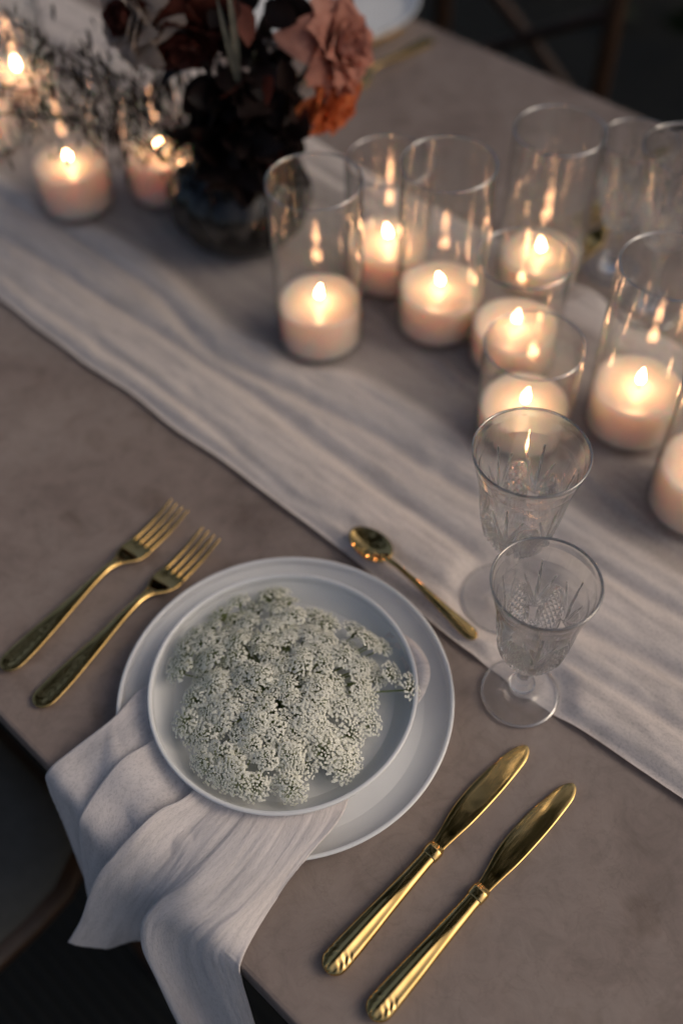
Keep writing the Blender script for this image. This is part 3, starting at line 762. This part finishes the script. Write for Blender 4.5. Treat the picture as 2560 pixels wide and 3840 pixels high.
def goblet_mesh(name, foot_r, bowl, stem_top, nA=384, nH=160):
    """bowl: [(z,r)] outside profile from stem to rim"""
    zs = [b[0] for b in bowl]; rs = [b[1] for b in bowl]; z0, z1 = zs[0], zs[-1]
    prof = [(0, .0012), (foot_r*.55, .0010), (foot_r*.86, .0005), (foot_r-.0012, 0), (foot_r-.0003, .0005), (foot_r, .0013), (foot_r-.0005, .0021), (foot_r-.002, .0026),
            (foot_r*.75, .0036), (foot_r*.5, .0052), (foot_r*.32, .0080), (.0092, .0105), (.0072, .0125), (.0070, .0140), (.0098, .0160), (.0104, .0180), (.0096, .0200), (.0068, .0220)]
    st = []
    n_st = 12
    for k in range(n_st):
        q = k/(n_st-1); z = .0235+(stem_top-.0245)*q; st.append((.0054+.0010*cos(q*pi*2)*.6+.0016*q**4, z))
    V = []; Wm = max(rs)*.78*2*pi/6*1000
    outer = []
    for j in range(nH+1):
        q = j/nH; z = z0+(z1-z0)*(q**.9 if q < 1 else 1)
        outer.append((spl(z, zs, rs), z, (z-z0)/(z1-z0)))
    rim = [(rs[-1]+.0001, z1+.0006), (rs[-1]-.0002, z1+.0012), (rs[-1]-.0008, z1+.0015), (rs[-1]-.0015, z1+.0012), (rs[-1]-.0019, z1+.0006)]
    inner = []
    nI = 40; zb = z0+.010
    for j in range(nI+1):
        q = 1-j/nI; z = zb+(z1-zb)*q**1.35
        t = .0021+.0034*(1-q)**1.3
        r = max(0, spl(z, zs, rs)-t)
        if q < .18: r *= sqrt(max(0, 1-((.18-q)/.18)**2))
        inner.append((r, z))
    full = [(r, z, None) for r, z in prof] + [(r, z, 'stem') for r, z in st] + [(r, z, h) for r, z, h in outer] + [(r, z, None) for r, z in rim+inner]
    m = len(full); FM = []; k_rim = len(prof)+len(st)+len(outer)
    for i in range(nA):
        th = 2*pi*i/nA
        for r, z, h in full:
            if h == 'stem':                 # six-sided stem
                k = cos(pi/6)/cos(((th+pi/6) % (pi/3))-pi/6); r = r*(.35+.65*k)
            elif h is not None and .02 < h < .97:
                r = r - .001*(2.7-1.5*h)*cut(th, h, (z1-z0)*1000*1.0, Wm)*smooth(.0, .05, h)
            V.append((r*cos(th), r*sin(th), z))
    F = []
    for i in range(nA):
        i2 = (i+1) % nA
        for j in range(m-1): F.append((i*m+j, i2*m+j, i2*m+j+1, i*m+j+1)); FM.append(1 if (k_rim-1 <= j <= k_rim+4 or 3 <= j <= 6) else 0)
    me = mesh(name, V, F, None, True, None, [MT['crystal'], MT['lip']], FM)
    j0 = len(prof)+len(st); flat = []
    dep = [[cut(2*pi*i/nA, full[j][2], (z1-z0)*1000, Wm) if isinstance(full[j][2], float) and .02 < full[j][2] < .97 else 0 for j in range(m)] for i in range(nA)]
    for i in range(nA):
        i2 = (i+1) % nA
        for j in range(m-1): flat.append(not (max(dep[i][j], dep[i2][j], dep[i][j+1], dep[i2][j+1]) > .02 or j0-13 < j < j0-1))
    me.polygons.foreach_set('use_smooth', flat)
    return me
GB = goblet_mesh('large_goblet', .0374, [(.080, .0065), (.084, .0150), (.090, .0212), (.100, .0266), (.115, .0302), (.135, .0327), (.155, .0350), (.175, .0386), (.188, .0418), (.1955, .0436)], .080)
GS = goblet_mesh('small_goblet', .0319, [(.054, .0062), (.058, .0140), (.064, .0205), (.074, .0252), (.088, .0279), (.105, .0296), (.122, .0314), (.140, .0346), (.153, .0376), (.1615, .0394)], .054)
def goblet(me, x, y, z, rz, label):
    o = obj('crystal_goblet', me, None, (x, y, TZ+z), (0, 0, rz)); return tag(o, label, 'wine glass', 'cut crystal goblets')
goblet(GB, .1388, .4921, .0020, radians(60), 'taller cut crystal goblet standing on the runner in front of a lit candle')
goblet(GS, .1408, .4008, .0020, radians(82), 'shorter cut crystal goblet at the runner edge above the knives')
goblet(GS, .312, .930, .0020, radians(20), 'cut crystal goblet at the far right behind the candles, leftmost of that pair')
goblet(GB, .338, .862, .0020, radians(50), 'tall cut crystal goblet cropped by the right edge of the photo')

# ------------------------------------------------------------------ candles in glass cylinders
def cyl_mesh(hgt, R=.0458):
    Ri = R-.0017
    pr = [(0, .0006), (R-.004, .0004), (R-.0015, .0004), (R-.0004, .0012), (R, .0028), (R, hgt-.0012), (R-.0003, hgt-.0003), (R-.00085, hgt), (Ri+.0003, hgt-.0003), (Ri, hgt-.0012),
          (Ri, .0095), (Ri-.0008, .0076), (Ri-.0030, .0068), (0, .0066)]
    V, F = lathe(pr, 72)
    return mesh('glass_cylinder', V, F, MT['cglass'])
def wax_mesh(hgt, seed):
    rnd = random.Random(seed); R = .0437
    pr = [(0, 0), (R-.003, 0), (R-.0008, .0008), (R, .003)]
    for k in range(1, 6): pr.append((R, .003+(hgt-.007)*k/5))
    pr += [(R-.0006, hgt-.0015), (R-.0022, hgt), (R-.0045, hgt-.0004), (R-.0075, hgt-.0016), (R-.011, hgt-.0026), (R*.6, hgt-.0031), (R*.3, hgt-.0033), (0, hgt-.0033)]
    n = 64; V = []; m = len(pr); ph = rnd.random()*6
    for i in range(n):
        a = 2*pi*i/n; wv = .0012*sin(a*2+ph)+.0006*sin(a*5+ph*2)
        for r, z in pr: V.append((r*cos(a), r*sin(a), z+(wv*smooth(hgt-.012, hgt-.001, z)*smooth(.02, .036, r))))
    F = []
    for i in range(n):
        i2 = (i+1) % n
        for j in range(m-1): F.append((i*m+j, i2*m+j, i2*m+j+1, i*m+j+1))
    return mesh('candle', V, F, MT['wax'])
FLP = [(0, 0), (.0017, .0006), (.0031, .0023), (.0038, .0047), (.0037, .0070), (.0031, .0097), (.0021, .0124), (.0011, .0149), (.0004, .0169), (0, .0176)]
Vf, Ff = lathe(FLP, 20)
def flame_mesh(seed):
    rnd = random.Random(seed); bx, by = rnd.uniform(-.0045, .0045), rnd.uniform(-.0045, .0045); k = rnd.uniform(.78, 1.12)
    return mesh('flame', [(x*(.95+.1*rnd.random()*0)+bx*(z/.021)**2, y+by*(z/.021)**2, z*k) for x, y, z in Vf], Ff, MT['flame'])
CL = {
 'a': ('tall clear glass cylinder right beside the dark vase', 'lit ivory candle right beside the dark vase'),
 'b': ('glass cylinder standing farther back, between the two tall cylinders right of the vase', 'lit ivory candle farther back, between the two tall cylinders right of the vase'),
 'c': ('tall glass cylinder second from the vase in the front row', 'lit ivory candle second from the vase in the front row'),
 'd': ('short glass cylinder partly hidden behind the cylinder next to the goblets', 'lit ivory candle right behind the one next to the goblets'),
 'e': ('tall glass cylinder at the back beside the far goblets', 'lit low ivory candle at the back, in the cylinder beside the far goblets'),
 'f': ('short glass cylinder directly behind the tall near goblet', 'lit ivory candle seen through the rim of the tall near goblet'),
 'g': ('tall glass cylinder at the right, overlapping the cropped far goblet', 'lit ivory candle in the tall right-hand cylinder, second lowest at the right edge'),
 'h': ('glass cylinder cut off by the right edge, level with the near goblets', 'ivory candle cut off by the right edge, level with the near goblets'),
 'i': ('glass cylinder in front of the oat grass, left of the vase', 'lit ivory candle nearest the camera among those left of the vase'),
 'j': ('glass cylinder touching the left side of the dark vase', 'lit ivory candle partly hidden by the left side of the dark vase'),
 'k': ('glass cylinder cropped by the left edge behind the grass', 'ivory candle cropped by the left edge of the photo'),
 'l': ('glass cylinder farthest back at the upper left behind the grass', 'lit ivory candle farthest back at the upper left, seen through the grass')}
for q, (nm, x, y, gh, wh) in enumerate(CANDLES):
    z = TZ+.0030
    o = obj('glass_cylinder', cyl_mesh(gh), None, (x, y, z), (0, 0, q*.7)); tag(o, CL[nm][0], 'candle holder', 'glass candle cylinders')
    V, F = lathe([(.0458-.00085+.0013*cos(t_), gh+.0013*sin(t_)) for t_ in [2*pi*k/10 for k in range(10)]], 72, True)
    obj('rim', mesh('rim', V, F, MT['lip']), o)
    c = obj('candle', wax_mesh(wh-.0068, q), None, (x, y, z+.0069), (0, 0, q*1.1)); tag(c, CL[nm][1], 'candle', 'lit candles')
    top = wh-.0068-.0033
    rnd = random.Random(50+q)
    V, F = tube([Vector((0, 0, top-.002)), Vector((0, 0, top+.005)), Vector((rnd.uniform(-.001, .001), rnd.uniform(-.001, .001), top+.0090))], [.0009, .0009, .0007], 6)
    wk = obj('wick', mesh('wick', V, F, MT['wick']), c)
    obj('flame', flame_mesh(q), wk, (0, 0, top+.0065))

# ------------------------------------------------------------------ vase and the things standing in it
VX, VY = -.105, 1.02
pr = [(0, .0), (.042, .0), (.050, .002), (.060, .010), (.069, .024), (.0745, .042), (.0745, .058), (.069, .075), (.058, .088), (.047, .097), (.043, .104), (.044, .110), (.0425, .1115), (.040, .110), (.0385, .104), (.043, .097), (.054, .087), (.064, .072), (.068, .05), (.060, .02), (.04, .006), (0, .005)]
n = 96; V = []; m = len(pr)
for i in range(n):
    a = 2*pi*i/n
    for k, (r, z) in enumerate(pr):
        rr_ = r*1.1*(1+.018*cos(a*14)*smooth(.004, .03, z)*(1-smooth(.08, .1, z)) if k < 12 else 1); V.append((rr_*cos(a), rr_*sin(a), z))
F = []
for i in range(n):
    i2 = (i+1) % n
    for j in range(m-1): F.append((i*m+j, i2*m+j, i2*m+j+1, i*m+j+1))
o = obj('flower_vase', mesh('flower_vase', V, F, MT['vase']), None, (VX, VY, TZ+.0022)); tag(o, 'round black marbled glass vase holding the dark bouquet', 'vase')

def frame(d, roll=0):
    d = d.normalized(); R = d.to_track_quat('Z', 'Y').to_matrix()
    return R @ Matrix.Rotation(roll, 3, 'Z')
def leaf_mesh(L, Wd, matl, fold=.25, curl=.3):
    V = []; F = []
    n = 7
    for i in range(n+1):
        t = i/n; hw = Wd*.5*(sin(pi*t**.8)**.75 if 0 < t < 1 else .02)
        z = -curl*L*t*t
        for k in (-1, -.5, 0, .5, 1): V.append((k*hw, t*L, z+abs(k)*hw*fold+.0006*sin(i*2+k*3)))
    for i in range(n):
        for k in range(4): a = i*5+k; F.append((a, a+1, a+6, a+5))
    return mesh('leaf', V, F, matl)
LEAF = [leaf_mesh(.042, .034, MT['dark'], .2, .25), leaf_mesh(.036, .030, MT['dark'], .3, .1), leaf_mesh(.048, .029, MT['dark'], .15, .35)]
REDL = leaf_mesh(.050, .026, MT['red'], .2, .2)
rnd = random.Random(5)
mouth = Vector((VX, VY, .105))
def stem_to(tip, name, matl, parent, rad=.0018, sag=.0):
    base = Vector((VX+(tip.x-VX)*.12, VY+(tip.y-VY)*.12, .03))
    m1 = Vector((VX+(tip.x-VX)*.30, VY+(tip.y-VY)*.30, .105)); 
    pts = [crs([base, m1, m1.lerp(tip, .5)+Vector((0, 0, .02)), tip], 3*k/9) for k in range(10)]
    V, F = tube(pts, [rad]*5+[rad*.8]*5, 6)
    return obj(name, mesh(name, V, F, matl), parent), pts
BR = [  # branch tips (x, y, z)
    ((-.108, .975, .215), 'dark burgundy branch leaning left over the vase, above the left candles'),
    ((-.085, .945, .175), 'dark burgundy branch at the front of the bouquet, drooping over the vase rim'),
    ((-.050, .960, .200), 'dark burgundy branch on the right front of the bouquet behind the tall cylinder'),
    ((-.040, 1.02, .290), 'dark burgundy branch rising at the right towards the pink rose'),
    ((-.095, 1.00, .300), 'dark burgundy branch rising straight up the middle of the bouquet'),
    ((-.118, 1.03, .290), 'dark burgundy branch rising at the left beside the cream rose'),
    ((-.070, .965, .250), 'dark burgundy branch in the centre front of the bouquet'),
    ((-.088, .965, .235), 'dark burgundy branch left of centre at the front of the bouquet'),
    ((-.100, .955, .140), 'short dark burgundy branch hanging at the left of the vase mouth'),
    ((-.055, .950, .140), 'short dark burgundy branch hanging at the right of the vase mouth')]
for tip, lab in BR:
    tip = Vector(tip); root = empty('leafy_branch', (VX, VY, TZ+.03)); tag(root, lab, 'foliage', 'dark branches in the vase')
    st, pts = stem_to(tip, 'stem', MT['stem'], root); st.location = (-VX, -VY, -.03)
    off = Vector((VX, VY, .03))
    for k in range(24):
        q = 3.2+5.8*rnd.random(); p = crs(pts, min(q, 8.99))+Vector((rnd.gauss(0, .010), rnd.gauss(0, .010), rnd.gauss(0, .010)))
        out = Vector((p.x-VX, p.y-VY, 0)); out = out.normalized() if out.length > .001 else Vector((0, -1, 0))
        d = (out*.8+Vector((rnd.uniform(-1, 1), rnd.uniform(-1, .4), rnd.uniform(-.9, .7)))).normalized()
        lf = rnd.choice(LEAF) if rnd.random() > .06 else REDL
        o = obj('leaf', lf, root, p-off)
        o.rotation_euler = (frame(d, rnd.random()*6.28) @ Matrix.Rotation(radians(-90)+pi, 3, 'X')).to_euler()
        sc_ = rnd.uniform(.75, 1.15); o.scale = (sc_,)*3

def petal_mesh(L, Wd, cup, curl, matl, seed):
    rnd = random.Random(seed); V = []; F = []; nu, nv_ = 9, 8
    ph = rnd.random()*6
    for i in range(nu):
        for j in range(nv_):
            a = (i/(nu-1)-.5)*2; t = j/(nv_-1)
            hw = Wd*.5*(sin(pi*min(1, .12+.80*t))**.6)*(1-.25*max(0, t-.85)/.15*abs(a))
            x = hw*a; y = L*t*(1-.10*a*a*t)
            z = cup*L*(a*a*.45)*(1-.3*t) + cup*L*.55*sin(pi*t*.8)*-.5 - curl*L*(max(0, t-.55)/.45)**2 + .05*L*t*sin(a*5+ph)*t
            V.append((x, y, z))
    for i in range(nu-1):
        for j in range(nv_-1): F.append((i*nv_+j, (i+1)*nv_+j, (i+1)*nv_+j+1, i*nv_+j+1))
    return mesh('petal', V, F, matl)
def rose(center, face, R, matl, label, cat='rose', npet=22, seed=1, inner=None, stem=True):
    c = Vector(center); root = empty('garden_rose', (c.x, c.y, TZ+c.z)); tag(root, label, cat, 'roses in the bouquet')
    Rf = frame(Vector(face)); rnd = random.Random(seed)
    for k in range(npet):
        q = k/(npet-1); an = k*2.39996+rnd.uniform(-.2, .2)
        open_ = .12+1.25*q**1.2+rnd.uniform(-.08, .08)          # tilt away from the axis
        L = R*(.62+.55*q); Wd = R*(.75+.75*q)
        pm = petal_mesh(L, Wd, .9-.5*q, .15+.55*q*rnd.uniform(.6, 1.3), (inner if inner and q < .3 else matl), seed*100+k)
        rad = R*(.05+.22*q)
        # petal: base at ring, +Y up the axis, tilting outwards ; hollow side (-Z local) faces the axis
        Rl = Matrix.Rotation(an, 3, 'Z') @ Matrix.Rotation(-open_, 3, 'X') @ Matrix.Rotation(pi/2, 3, 'X')
        o = obj('petal', pm, root, Rf @ (Matrix.Rotation(an, 3, 'Z') @ Vector((0, rad, -R*.25*q))))
        o.rotation_euler = (Rf @ Rl).to_euler()
    if stem:
        st, pts = stem_to(c-Rf @ Vector((0, 0, R*.35)), 'stem', MT['stem'], root, .002); st.location = (-c.x, -c.y, -c.z)
    return root
rose((.014, .995, .236), (.75, -.55, .35), .037, MT['pink'], 'dusty pink ruffled rose at the right of the bouquet, upper of the two', seed=3, npet=26)
rose((.004, .985, .182), (.62, -.62, -.30), .033, MT['orange'], 'glowing apricot rose hanging below the pink one', seed=5, npet=22)
rose((-.186, .985, .276), (-.65, -.55, .30), .034, MT['cream'], 'cream and brown rose at the upper left of the bouquet', seed=8, npet=24, inner=MT['red'])
rose((-.142, .985, .258), (.05, -.75, -.35), .040, MT['red'], 'dark russet rose hanging between the cream rose and the dark leaves', seed=12, npet=20)

# --- oat grass sprays leaning left, and pale blades at the top
SPK = []
for k in range(3):
    V = []; F = []; L = .014; n = 6
    for i in range(n+1):
        t = i/n; r = .0014*sin(pi*min(1, .08+.92*t))**.8+.0001
        for j in range(5): V.append((r*cos(j*2*pi/5), r*.7*sin(j*2*pi/5), -L*t))
    for i in range(n):
        for j in range(5): a = i*5+j; b_ = i*5+(j+1) % 5; F.append((a, b_, b_+5, a+5))
    SPK.append((V, F))
def spray(tip, label, seed, ns=52, droop=.03):
    rnd = random.Random(seed); tip = Vector(tip)+Vector((0, .02, .022))
    root = empty('oat_grass_spray', (VX, VY, TZ+.03)); tag(root, label, 'dry grass', 'oat grass in the vase'); off = Vector((VX, VY, .03))
    st, pts = stem_to(tip, 'stem', MT['grass'], root, .0011); st.location = -off
    mb = MB(); tw = MB()
    for k in range(ns):
        q = 3.4+5.5*rnd.random(); p = crs(pts, min(8.99, q))
        e = p+Vector((rnd.gauss(0, .026), rnd.gauss(0, .026), rnd.uniform(-droop, .022)))
        mid = p.lerp(e, .5)+Vector((0, 0, .008))
        V, F = tube([p, mid, e], [.0004, .0003, .00025], 3); tw.add([v-off for v in V], F)
        V, F = SPK[0]; R3 = Matrix.Rotation(rnd.gauss(0, .3), 3, 'X') @ Matrix.Rotation(rnd.gauss(0, .3), 3, 'Y') @ Matrix.Rotation(rnd.random()*6.28, 3, 'Z')
        s_ = rnd.uniform(.8, 1.5)
        mb.add([R3 @ (Vector(v)*s_)+e-off for v in V], F)
    obj('twigs', mesh('twigs', tw.v, tw.f, MT['grass']), root)
    s = obj('spikelets', mesh('spikelets', mb.v, mb.f, MT['grass']), root); s['kind'] = 'stuff'
for k, (tip, lab) in enumerate([
    ((-.360, .985, .185), 'oat grass spray reaching farthest left, in front of the left candles'),
    ((-.310, 1.00, .235), 'oat grass spray leaning left above the longest one'),
    ((-.270, .985, .195), 'oat grass spray hanging above the nearest left candle'),
    ((-.380, 1.02, .245), 'oat grass spray along the upper left, near the left edge'),
    ((-.240, .985, .205), 'short oat grass spray just left of the russet rose'),
    ((-.215, 1.03, .200), 'oat grass spray beside the vase above the left-hand candle'),
    ((-.350, .965, .160), 'lowest oat grass spray, reaching to the left edge')]):
    spray(tip, lab, 300+k)
spray((.045, 1.00, .300), 'thin oat grass spray poking out above the pink rose', 400, 12, .03)
bl = leaf_mesh(.10, .007, MT['pale'], .3, .4)
for k, (p, d) in enumerate([((-.088, .955, .225), (.1, -.3, .9)), ((-.082, .950, .210), (-.15, -.3, .9))]):
    o = obj('pale_leaf_blade', bl, None, (p[0], p[1], TZ+p[2])); o.rotation_euler = (frame(Vector(d), k*.5) @ Matrix.Rotation(radians(-90)+pi, 3, 'X')).to_euler()
    tag(o, 'pale dry leaf blade among the dark leaves, %s of the two' % ('left' if k else 'right'), 'leaf', 'pale blades in the bouquet')

# ------------------------------------------------------------------ far place setting
fork((.150, 1.447), (.010, 1.300), .0004, 'blurred gold fork on the far side of the table, nearest the pink rose')
fork((.108, 1.482), (-.030, 1.340), .0004, 'blurred gold fork behind the other far one, half hidden by the rose')
fork((.430, 1.150), (.285, 1.000), .0004, 'blurred gold fork behind the far goblets, upper one')
fork((.405, 1.085), (.265, .940), .0004, 'blurred gold fork behind the far goblets, lower one')
plate('dinner_plate', CHP, (.005, 1.545, TZ+.0004), 'blurred white plate at the far table edge above the rose', 'white plates')

# ------------------------------------------------------------------ chairs
def make_chair(cx, cy_, rz, label, cushion):
    root = empty('cross_back_chair', (cx, cy_, 0), rz); tag(root, label, 'chair', 'cross back chairs')
    for sx in (-1, 1):
        V, F = tube([Vector((sx*.19, .19, 0)), Vector((sx*.185, .185, .43))], [.013, .017], 10); obj('leg', mesh('leg', V, F, MT['wood']), root)
        V, F = tube([Vector((sx*.19, -.235, 0)), Vector((sx*.18, -.20, .44)), Vector((sx*.18, -.205, .62)), Vector((sx*.175, -.225, .80)), Vector((sx*.16, -.235, .87))], [.014, .017, .016, .015, .014], 10)
        obj('back_post', mesh('back_post', V, F, MT['wood']), root)
    pts = [Vector((.16*cos(a), -.235-.02*sin(a), .87+.03*sin(a))) for a in [pi*k/8 for k in range(9)]]
    V, F = tube(pts, .015, 10); obj('top_rail', mesh('top_rail', V, F, MT['wood']), root)
    for sx in (-1, 1):
        pts = [Vector((sx*(.172-.30*t), -.213-.004*sx-.02*t*(1-t)*2, .64-.185*t+.01)) for t in [k/8 for k in range(9)]]
        V, F = tube(pts, .012, 8); obj('cross_brace', mesh('cross_brace', V, F, MT['wood']), root)
    def rr_path(hw, z, n=40, p=6):
        out = []
        for k in range(n):
            a = 2*pi*k/n; c, s = cos(a), sin(a); r = hw/((abs(c)**p+abs(s)**p)**(1/p)); out.append(Vector((r*c, r*s, z)))
        return out
    rings = [rr_path(.195, .430), rr_path(.208, .438), rr_path(.210, .448), rr_path(.204, .456), rr_path(.170, .457)]
    V, F = loft(rings, False); obj('seat_frame', mesh('seat_frame', V, F, MT['wood']), root)
    # woven cane: crossing strands
    mb = MB()
    for k in range(27):
        c = -.172+.344*k/26
        mb.box((c, 0, .452), (.006, .35, .0016)); mb.box((0, c, .4537), (.35, .006, .0016))
    so_ = obj('seat_cane', mesh('seat_cane', mb.v, mb.f, MT['cane'], False), root); so_['kind'] = 'stuff'
    if cushion:
        V, F = loft([rr_path(.180, .456), rr_path(.196, .462), rr_path(.200, .474), rr_path(.194, .486), rr_path(.165, .492), rr_path(.10, .494), rr_path(.02, .495)])
        obj('cushion', mesh('cushion', V, F, MT['cushion']), root)
    for y, x in ((.19, .15), (-.22, .15)):
        V, F = tube([Vector((-.188, y, .22)), Vector((.188, y, .22))], .009, 8); obj('stretcher', mesh('stretcher', V, F, MT['wood']), root)
rz_far = atan2(.701, -.713)       # local +Y faces the table
make_chair(.206, 1.680, rz_far, 'brown wooden cross back chair tucked in at the far side of the table', False)
make_chair(-.536, .384, atan2(-.701, .713), 'wooden chair with grey cushion under the near left table edge', True)

# ------------------------------------------------------------------ tree whose crown hangs over the table (seen mirrored in the blades and glass)
tr_ = empty('shade_tree', (-2.6, -.6, 0)); tag(tr_, 'dark leafy tree overhanging the table from the left, mirrored in the gold knives', 'tree')
V, F = tube([Vector((0, 0, 0)), Vector((.05, .1, .9)), Vector((.25, .3, 1.9)), Vector((.7, .7, 2.7)), Vector((1.3, 1.2, 3.1)), Vector((2.0, 1.6, 3.2))], [.19, .15, .13, .10, .07, .03], 12)
obj('trunk', mesh('trunk', V, F, MT['apron']), tr_)
rnd = random.Random(77)
for k in range(9):
    a = rnd.random()*6.28; b0 = Vector((.7+rnd.uniform(-.2, .8), .7+rnd.uniform(-.1, .6), 2.75+rnd.uniform(0, .25)))
    e = b0+Vector((cos(a)*rnd.uniform(.6, 1.3), sin(a)*rnd.uniform(.6, 1.2), rnd.uniform(-.1, .5)))
    V, F = tube([b0, b0.lerp(e, .5)+Vector((0, 0, .1)), e], [.04, .025, .008], 7); obj('limb', mesh('limb', V, F, MT['apron']), tr_)
mb = MB()
CC, CR = Vector((2.15, 1.6, 3.0)), Vector((1.6, 1.6, .62))
clump = []
for k in range(150):
    while True:
        q = Vector((rnd.uniform(-1, 1), rnd.uniform(-1, 1), rnd.uniform(-1, 1)))
        if q.length < 1: break
    clump.append(Vector((CC.x+q.x*CR.x, CC.y+q.y*CR.y, CC.z+q.z*CR.z)))
for k in range(9000):
    c = rnd.choice(clump); p = c+Vector((rnd.gauss(0, .13), rnd.gauss(0, .13), rnd.gauss(0, .09)))
    d = Vector((rnd.uniform(-1, 1), rnd.uniform(-1, 1), rnd.uniform(-.8, .4))).normalized(); t = d.orthogonal().normalized(); t = (Matrix.Rotation(rnd.random()*6.28, 3, d) @ t)
    L = rnd.uniform(.06, .11); w_ = L*.28
    mb.add([p, p+d*L*.5+t*w_, p+d*L, p+d*L*.5-t*w_], [(0, 1, 2, 3)])
cw = obj('crown', mesh('crown', mb.v, mb.f, m_petal('tree_leaf', (.03, .045, .015), (.07, .10, .03), .25), False), tr_); cw['kind'] = 'stuff'

# ------------------------------------------------------------------ hedge beyond the chairs (foot shows top right; unseen bulk added to darken reflections)
hd = empty('reflection_hedge', tuple(sw(-.6, 3.05))); tag(hd, 'dark green hedge beyond the chair, foot in the top right corner, unseen rest added to darken reflections', 'hedge')
rnd = random.Random(91); mb = MB(); hc = sw(-.6, 3.05)
for k in range(9000):
    q = sw(rnd.uniform(-4.2, 3.0), 2.72+.6*rnd.random()**2+.10*sin(k), rnd.uniform(.02, 2.7))-hc; q = Vector((q.x, q.y, q.z))
    d = Vector((rnd.uniform(-1, 1), rnd.uniform(-1, .4), rnd.uniform(-.7, .7))).normalized(); t = Matrix.Rotation(rnd.random()*6.28, 3, d) @ d.orthogonal().normalized()
    L = rnd.uniform(.07, .13); w_ = L*.34
    mb.add([q, q+d*L*.5+t*w_, q+d*L, q+d*L*.5-t*w_], [(0, 1, 2, 3)])
hf = obj('foliage', mesh('foliage', mb.v, mb.f, m_petal('hedge_leaf', (.012, .02, .009), (.035, .05, .02), .15), False), hd); hf['kind'] = 'stuff'
for k in range(12):
    q = sw(-4+k*.6, 3.05)-hc; V, F = tube([Vector((q.x, q.y, 0)), Vector((q.x+.03, q.y, 1.2)), Vector((q.x-.02, q.y+.05, 2.5))], [.025, .018, .008], 7); obj('stem', mesh('stem', V, F, MT['apron']), hd)
